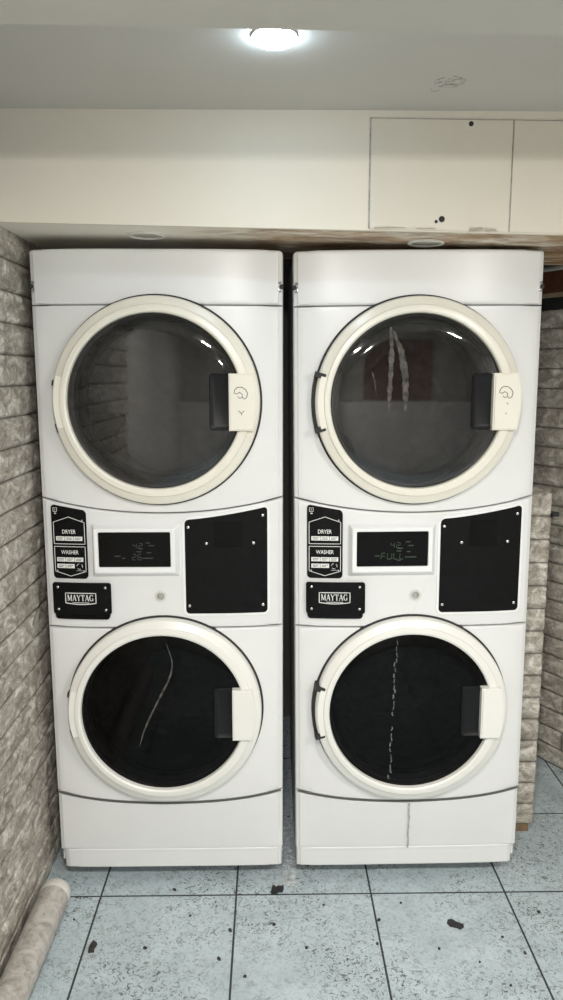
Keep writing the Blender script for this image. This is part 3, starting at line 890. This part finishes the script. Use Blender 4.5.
    cp = plate('coin_box_cover', x0, x1, flat(0.8905), top, 0.011, 0.0, 0.004, M['black'], root); cp['label'] = 'large black plate with six screws'
    # soft white lip around the cover
    bm = bmesh.new()
    pts = [(x0 + .011, .8865)] + [(x1 - .011 + .015 * math.sin(R(q)), .8905 + .011 - .015 * math.cos(R(q))) for q in range(0, 91, 18)] + \
          [(x1 + .004, top(x1) - .011)] + [(x1 - .011 + .015 * math.cos(R(q)), top(x1) - .011 + .015 * math.sin(R(q))) for q in range(10, 91, 20)] + \
          [(x1 - .02 - (x1 - x0 - .03) * k / 12, top(x1 - .02 - (x1 - x0 - .03) * k / 12) + .004) for k in range(13)] + \
          [(x0 - .004, top(x0) - .012), (x0 - .004, .9015)] + [(x0 + .011 - .015 * math.cos(R(q)), .9015 - .015 * math.sin(R(q))) for q in range(10, 81, 18)]
    bm_ribbon(bm, dens(pts + [pts[0]], 0.012)[:-1], 0.007, cy(0.0), th=0.0030, closed=True)
    from_bm('cover_lip', bm, M['bezel'], cp, angle=40)
    for (x, z) in ((.0755, 1.150), (.2915, 1.183), (.1275, 1.1015), (.2645, 1.1015), (.0755, .914), (.2915, .914)):
        screw_dot(cp, x + ox2, -bulge(x + ox2) - 0.004, z, 0.0042, M['chrome'])
    plate('slot_cover', 0.150 + ox2, 0.232 + ox2, flat(1.090), flat(1.168), 0.003, 0.004, 0.0012, M['black_gloss'], cp)
    # raised diagonal edge between display and lock
    bm = bmesh.new()
    bm_ribbon(bm, dens([(0.048, 1.000), (0.020, 0.935), (-0.005, 0.882)], 0.01), 0.0025, cy(0.0), th=0.0010)
    from_bm('console_crease', bm, M['console'], root)
    # wear, and pale streaks on the panes
    def pane_mark(name, door, cz, lines, y):  # thin grey ribbons set just before the glass as pale streaks
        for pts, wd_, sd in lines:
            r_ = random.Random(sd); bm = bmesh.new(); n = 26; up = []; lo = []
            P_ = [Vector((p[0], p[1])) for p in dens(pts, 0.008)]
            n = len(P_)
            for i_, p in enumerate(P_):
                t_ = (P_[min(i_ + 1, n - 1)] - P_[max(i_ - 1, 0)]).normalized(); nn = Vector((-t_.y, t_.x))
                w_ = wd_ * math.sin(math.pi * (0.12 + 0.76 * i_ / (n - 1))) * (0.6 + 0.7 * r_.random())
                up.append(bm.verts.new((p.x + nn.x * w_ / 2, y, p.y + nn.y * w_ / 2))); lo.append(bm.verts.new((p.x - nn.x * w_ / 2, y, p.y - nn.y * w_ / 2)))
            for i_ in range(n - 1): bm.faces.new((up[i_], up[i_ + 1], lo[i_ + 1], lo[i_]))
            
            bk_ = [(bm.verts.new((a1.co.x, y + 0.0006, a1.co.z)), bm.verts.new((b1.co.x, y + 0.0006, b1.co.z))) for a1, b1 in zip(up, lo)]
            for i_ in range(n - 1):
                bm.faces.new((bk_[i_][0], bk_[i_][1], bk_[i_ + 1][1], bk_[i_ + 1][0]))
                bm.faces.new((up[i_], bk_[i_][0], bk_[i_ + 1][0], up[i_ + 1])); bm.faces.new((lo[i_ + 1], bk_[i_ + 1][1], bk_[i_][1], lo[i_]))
            from_bm(name, bm, M['pane_mark'], door)
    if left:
        pane_mark('pane_streak', d2, 0.590, [([(0.008, 0.806), (0.016, 0.782), (0.0225, 0.758), (0.0235, 0.738), (0.0185, 0.712), (0.006, 0.682), (-0.012, 0.648), (-0.030, 0.612), (-0.050, 0.572), (-0.068, 0.528), (-0.080, 0.485)], 0.0055, 3)], -0.0522)
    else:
        pane_mark('pane_streak', d1, 1.510, [([(-0.085, 1.715), (-0.081, 1.660), (-0.083, 1.590), (-0.087, 1.485)], 0.015, 5), ([(-0.078, 1.705), (-0.055, 1.650), (-0.042, 1.580), (-0.040, 1.485)], 0.019, 6), ([(-0.135, 1.595), (-0.127, 1.565), (-0.123, 1.535)], 0.004, 8)], -0.0522)
    if not left:
        bm = bmesh.new(); r_ = random.Random(4)
        pts = [(0.003 + 0.0025 * (r_.random() - .5), 0.272 - 0.0085 * k) for k in range(20)]
        bm_ribbon(bm, pts, 0.0045, lambda x, z: -bulge(x, z), th=0.0004)
        from_bm('grime_streak', bm, M['grime'], root)
        bm = bmesh.new()
        for q in range(26):
            z = 0.815 - q * 0.017 - 0.006 * r_.random(); x = -0.052 - 0.0006 * q + 0.007 * (r_.random() - .5)
            if r_.random() < .2: continue
            bm_ribbon(bm, [(x, z), (x + .004 * (r_.random() - .5), z - .006), (x + .006 * (r_.random() - .5), z - .013)], 0.002 + 0.0025 * r_.random(), lambda x, z: -0.0500, th=0.0009)
        from_bm('drip_streak', bm, M['drip'], d2)
    return root
ml = make_machine('left')
tag(ml, 'white stacked washer and dryer beside the left stone wall, dim grey display digits', 'washer dryer', 'stacked washer dryers')
mr = make_machine('right')
tag(mr, 'white stacked washer and dryer with green digits and a grimy streak down its base', 'washer dryer', 'stacked washer dryers')

# ---- pipe lying along the left wall
pd = Vector((-0.012, -1, 0)).normalized(); pl = 1.7
pipe = empty('plastic_pipe', (-0.648, 2.05, 0.046), (0, 0, 0))
tag(pipe, 'grimy white plastic pipe lying on the tiles along the stone wall', 'pipe')
def tube(bm, prof, n=40):
    # prof of (dist along, radius)
    loops = []
    for d, r_ in prof:
        c = pd * d
        sx = Vector((pd.y, -pd.x, 0))
        loops.append([tuple(c + sx * (r_ * math.cos(2 * math.pi * i / n)) + Vector((0, 0, r_ * math.sin(2 * math.pi * i / n)))) for i in range(n)])
    loops_mesh(bm, loops, True, True, True)
bm = bmesh.new(); tube(bm, [(0.036, 0.0445)] + [(0.06 + k * 0.1, 0.0445 + 0.0008 * math.sin(k * 1.7)) for k in range(17)])
from_bm('pipe_body', bm, M['pipe'], pipe, angle=40)
bm = bmesh.new(); tube(bm, [(0.0, 0.036), (0.003, 0.0425), (0.009, 0.0455), (0.036, 0.0458), (0.038, 0.0446)])
o = from_bm('end_cap', bm, M['rim'], pipe, angle=40); o['label'] = 'paler rounded end cap'

# ---- beam, pipe and strap at the upper right
def along(p, L, zc, hz, t, name, mat):
    q = p + dr * L; n_ = nr * t
    pts = [p - n_, q - n_, q + n_, p + n_]
    return hexa(name, [(v.x, v.y, zc - hz) for v in pts] + [(v.x, v.y, zc + hz) for v in pts], mat)
pb = Vector((0.93, 3.24, 0)) + Vector((0.0, 0, 0))
bmo = along(pb, 1.1, 1.932, 0.0398, 0.03, 'wooden_beam', M['wood'])
tag(bmo, 'reddish brown wooden beam above the grey stone wall at upper right', 'beam')
tl = along(pb + dr * 0.01, 1.08, 1.884, 0.008, 0.034, 'trim_3', M['tan'])
structure(tl)
cb = along(pb + dr * 0.02, 1.05, 1.854, 0.022, 0.02, 'gap_shade_bar', M['rubber'])  # dark bar standing in for the shaded gap below the beam
structure(cb)
bm = bmesh.new()
q0 = Vector((0.92, 3.2, 1.982)); q1 = q0 + dr * 1.0
sx = nr; n = 16
loops_mesh(bm, [[tuple(q + sx * (0.008 * math.cos(2 * math.pi * i / n)) + Vector((0, 0, 0.008 * math.sin(2 * math.pi * i / n)))) for i in range(n)] for q in (q0, q1)], True, True, True)
tag(from_bm('conduit_pipe', bm, M['rim'], None, angle=40), 'thin white conduit lying on the reddish beam at upper right', 'pipe')
bm = bmesh.new(); bm_box(bm, (0.885, 2.41, 1.118), (0.935, 2.43, 1.142), 0.003)
bm_box(bm, (0.91, 2.41, 1.123), (0.955, 2.425, 1.138), 0.003)
tag(from_bm('black_strap', bm, M['rubber'], None, angle=40), 'short black strap poking out past the stone partition beside right machine', 'strap')

# ---- litter on the floor
def scrap(name, x, y, poly, th, mat, label, cat, rot=0, curl=0.002, group=None):
    bm = bmesh.new(); c, s_ = math.cos(rot), math.sin(rot)
    r_ = random.Random(int(x * 1e4) + 3)
    top = [bm.verts.new((p[0] * c - p[1] * s_, p[0] * s_ + p[1] * c, th + curl * r_.random())) for p in poly]
    bot = [bm.verts.new((v.co.x, v.co.y, 0.0004)) for v in top]
    bm.faces.new(top); bm.faces.new(bot[::-1])
    for i in range(len(top)):
        j = (i + 1) % len(top); bm.faces.new((top[j], top[i], bot[i], bot[j]))
    o = from_bm(name, bm, mat); o.location = (x, y, 0)
    tag(o, label, cat, group)
    return o
scrap('paper_scrap', 0.537, 1.942, [(-.024, .010), (-.014, .017), (.004, .012), (.022, .012), (.026, .002), (.020, -.012), (.006, -.011), (-.010, -.014), (-.022, -.006)], 0.002, M['scrap'],
      'torn dark grey scrap on the tile before the right machine', 'scrap', R(-28))
scrap('leaf_scrap', 0.020, 2.092, [(-.020, -.008), (-.014, .012), (-.004, .004), (.002, .016), (.010, .006), (.020, .010), (.016, -.004), (.004, -.004), (-.006, -.014)], 0.008, M['scrap'],
      'crumpled black scrap on the grout line below the gap between machines', 'scrap', 0, 0.012)
scrap('leaf_scrap', -0.500, 1.868, [(-.008, -.018), (-.010, .004), (-.002, .020), (.010, .012), (.006, -.004), (.008, -.016)], 0.005, M['crumb'],
      'brown crumpled bit on the grout line near the pipe end', 'scrap', 0, 0.006)
cr = [(-.353, 1.865), (-.143, 1.822), (-.118, 1.93), (-.07, 1.76), (.16, 2.03), (.395, 2.035), (.318, 1.965), (.66, 1.89), (.705, 1.83), (.57, 1.80), (.30, 1.87), (-.24, 1.99), (-.30, 2.105), (.10, 1.86), (.80, 1.99), (.06, 2.12), (.01, 1.95), (-.58, 1.98), (.47, 1.85), (.63, 1.72)]
for i, (x, y) in enumerate(cr):
    r_ = random.Random(i + 40); k = 4 + 3.5 * r_.random() if i < 4 else 2.5 + 3 * r_.random()
    poly = [((k * (.6 + .6 * r_.random())) * 1e-3 * math.cos(R(a_)), (k * (.6 + .6 * r_.random())) * 1.3e-3 * math.sin(R(a_))) for a_ in range(0, 360, 51)]
    scrap('dirt_crumb', x, y, poly, 0.002, M['crumb'], 'small dark crumb of dirt on the grey floor tiles', 'crumb', r_.random() * 6, 0.003, 'dirt crumbs on the floor tiles')
# lint lying in the gap between the two machines
bm = bmesh.new(); r_ = random.Random(9)
for i in range(420):
    y = 2.12 + 0.5 * r_.random() ** 1.4; x = 0.059 + 0.024 * (r_.random() - .5) * 1.6; s_ = 0.0015 + 0.003 * r_.random()
    m4 = Matrix.Translation((x, y, s_ * .5)) @ Matrix.Rotation(r_.random() * 6, 4, 'Z') @ Matrix.Diagonal((s_ * 1.6, s_, s_ * .5, 1))
    bmesh.ops.create_icosphere(bm, subdivisions=1, radius=1, matrix=m4)
lt = from_bm('lint', bm, M['lint'])
tag(lt, 'pale lint and grit on the floor in the gap between the machines', 'lint', kind='stuff')
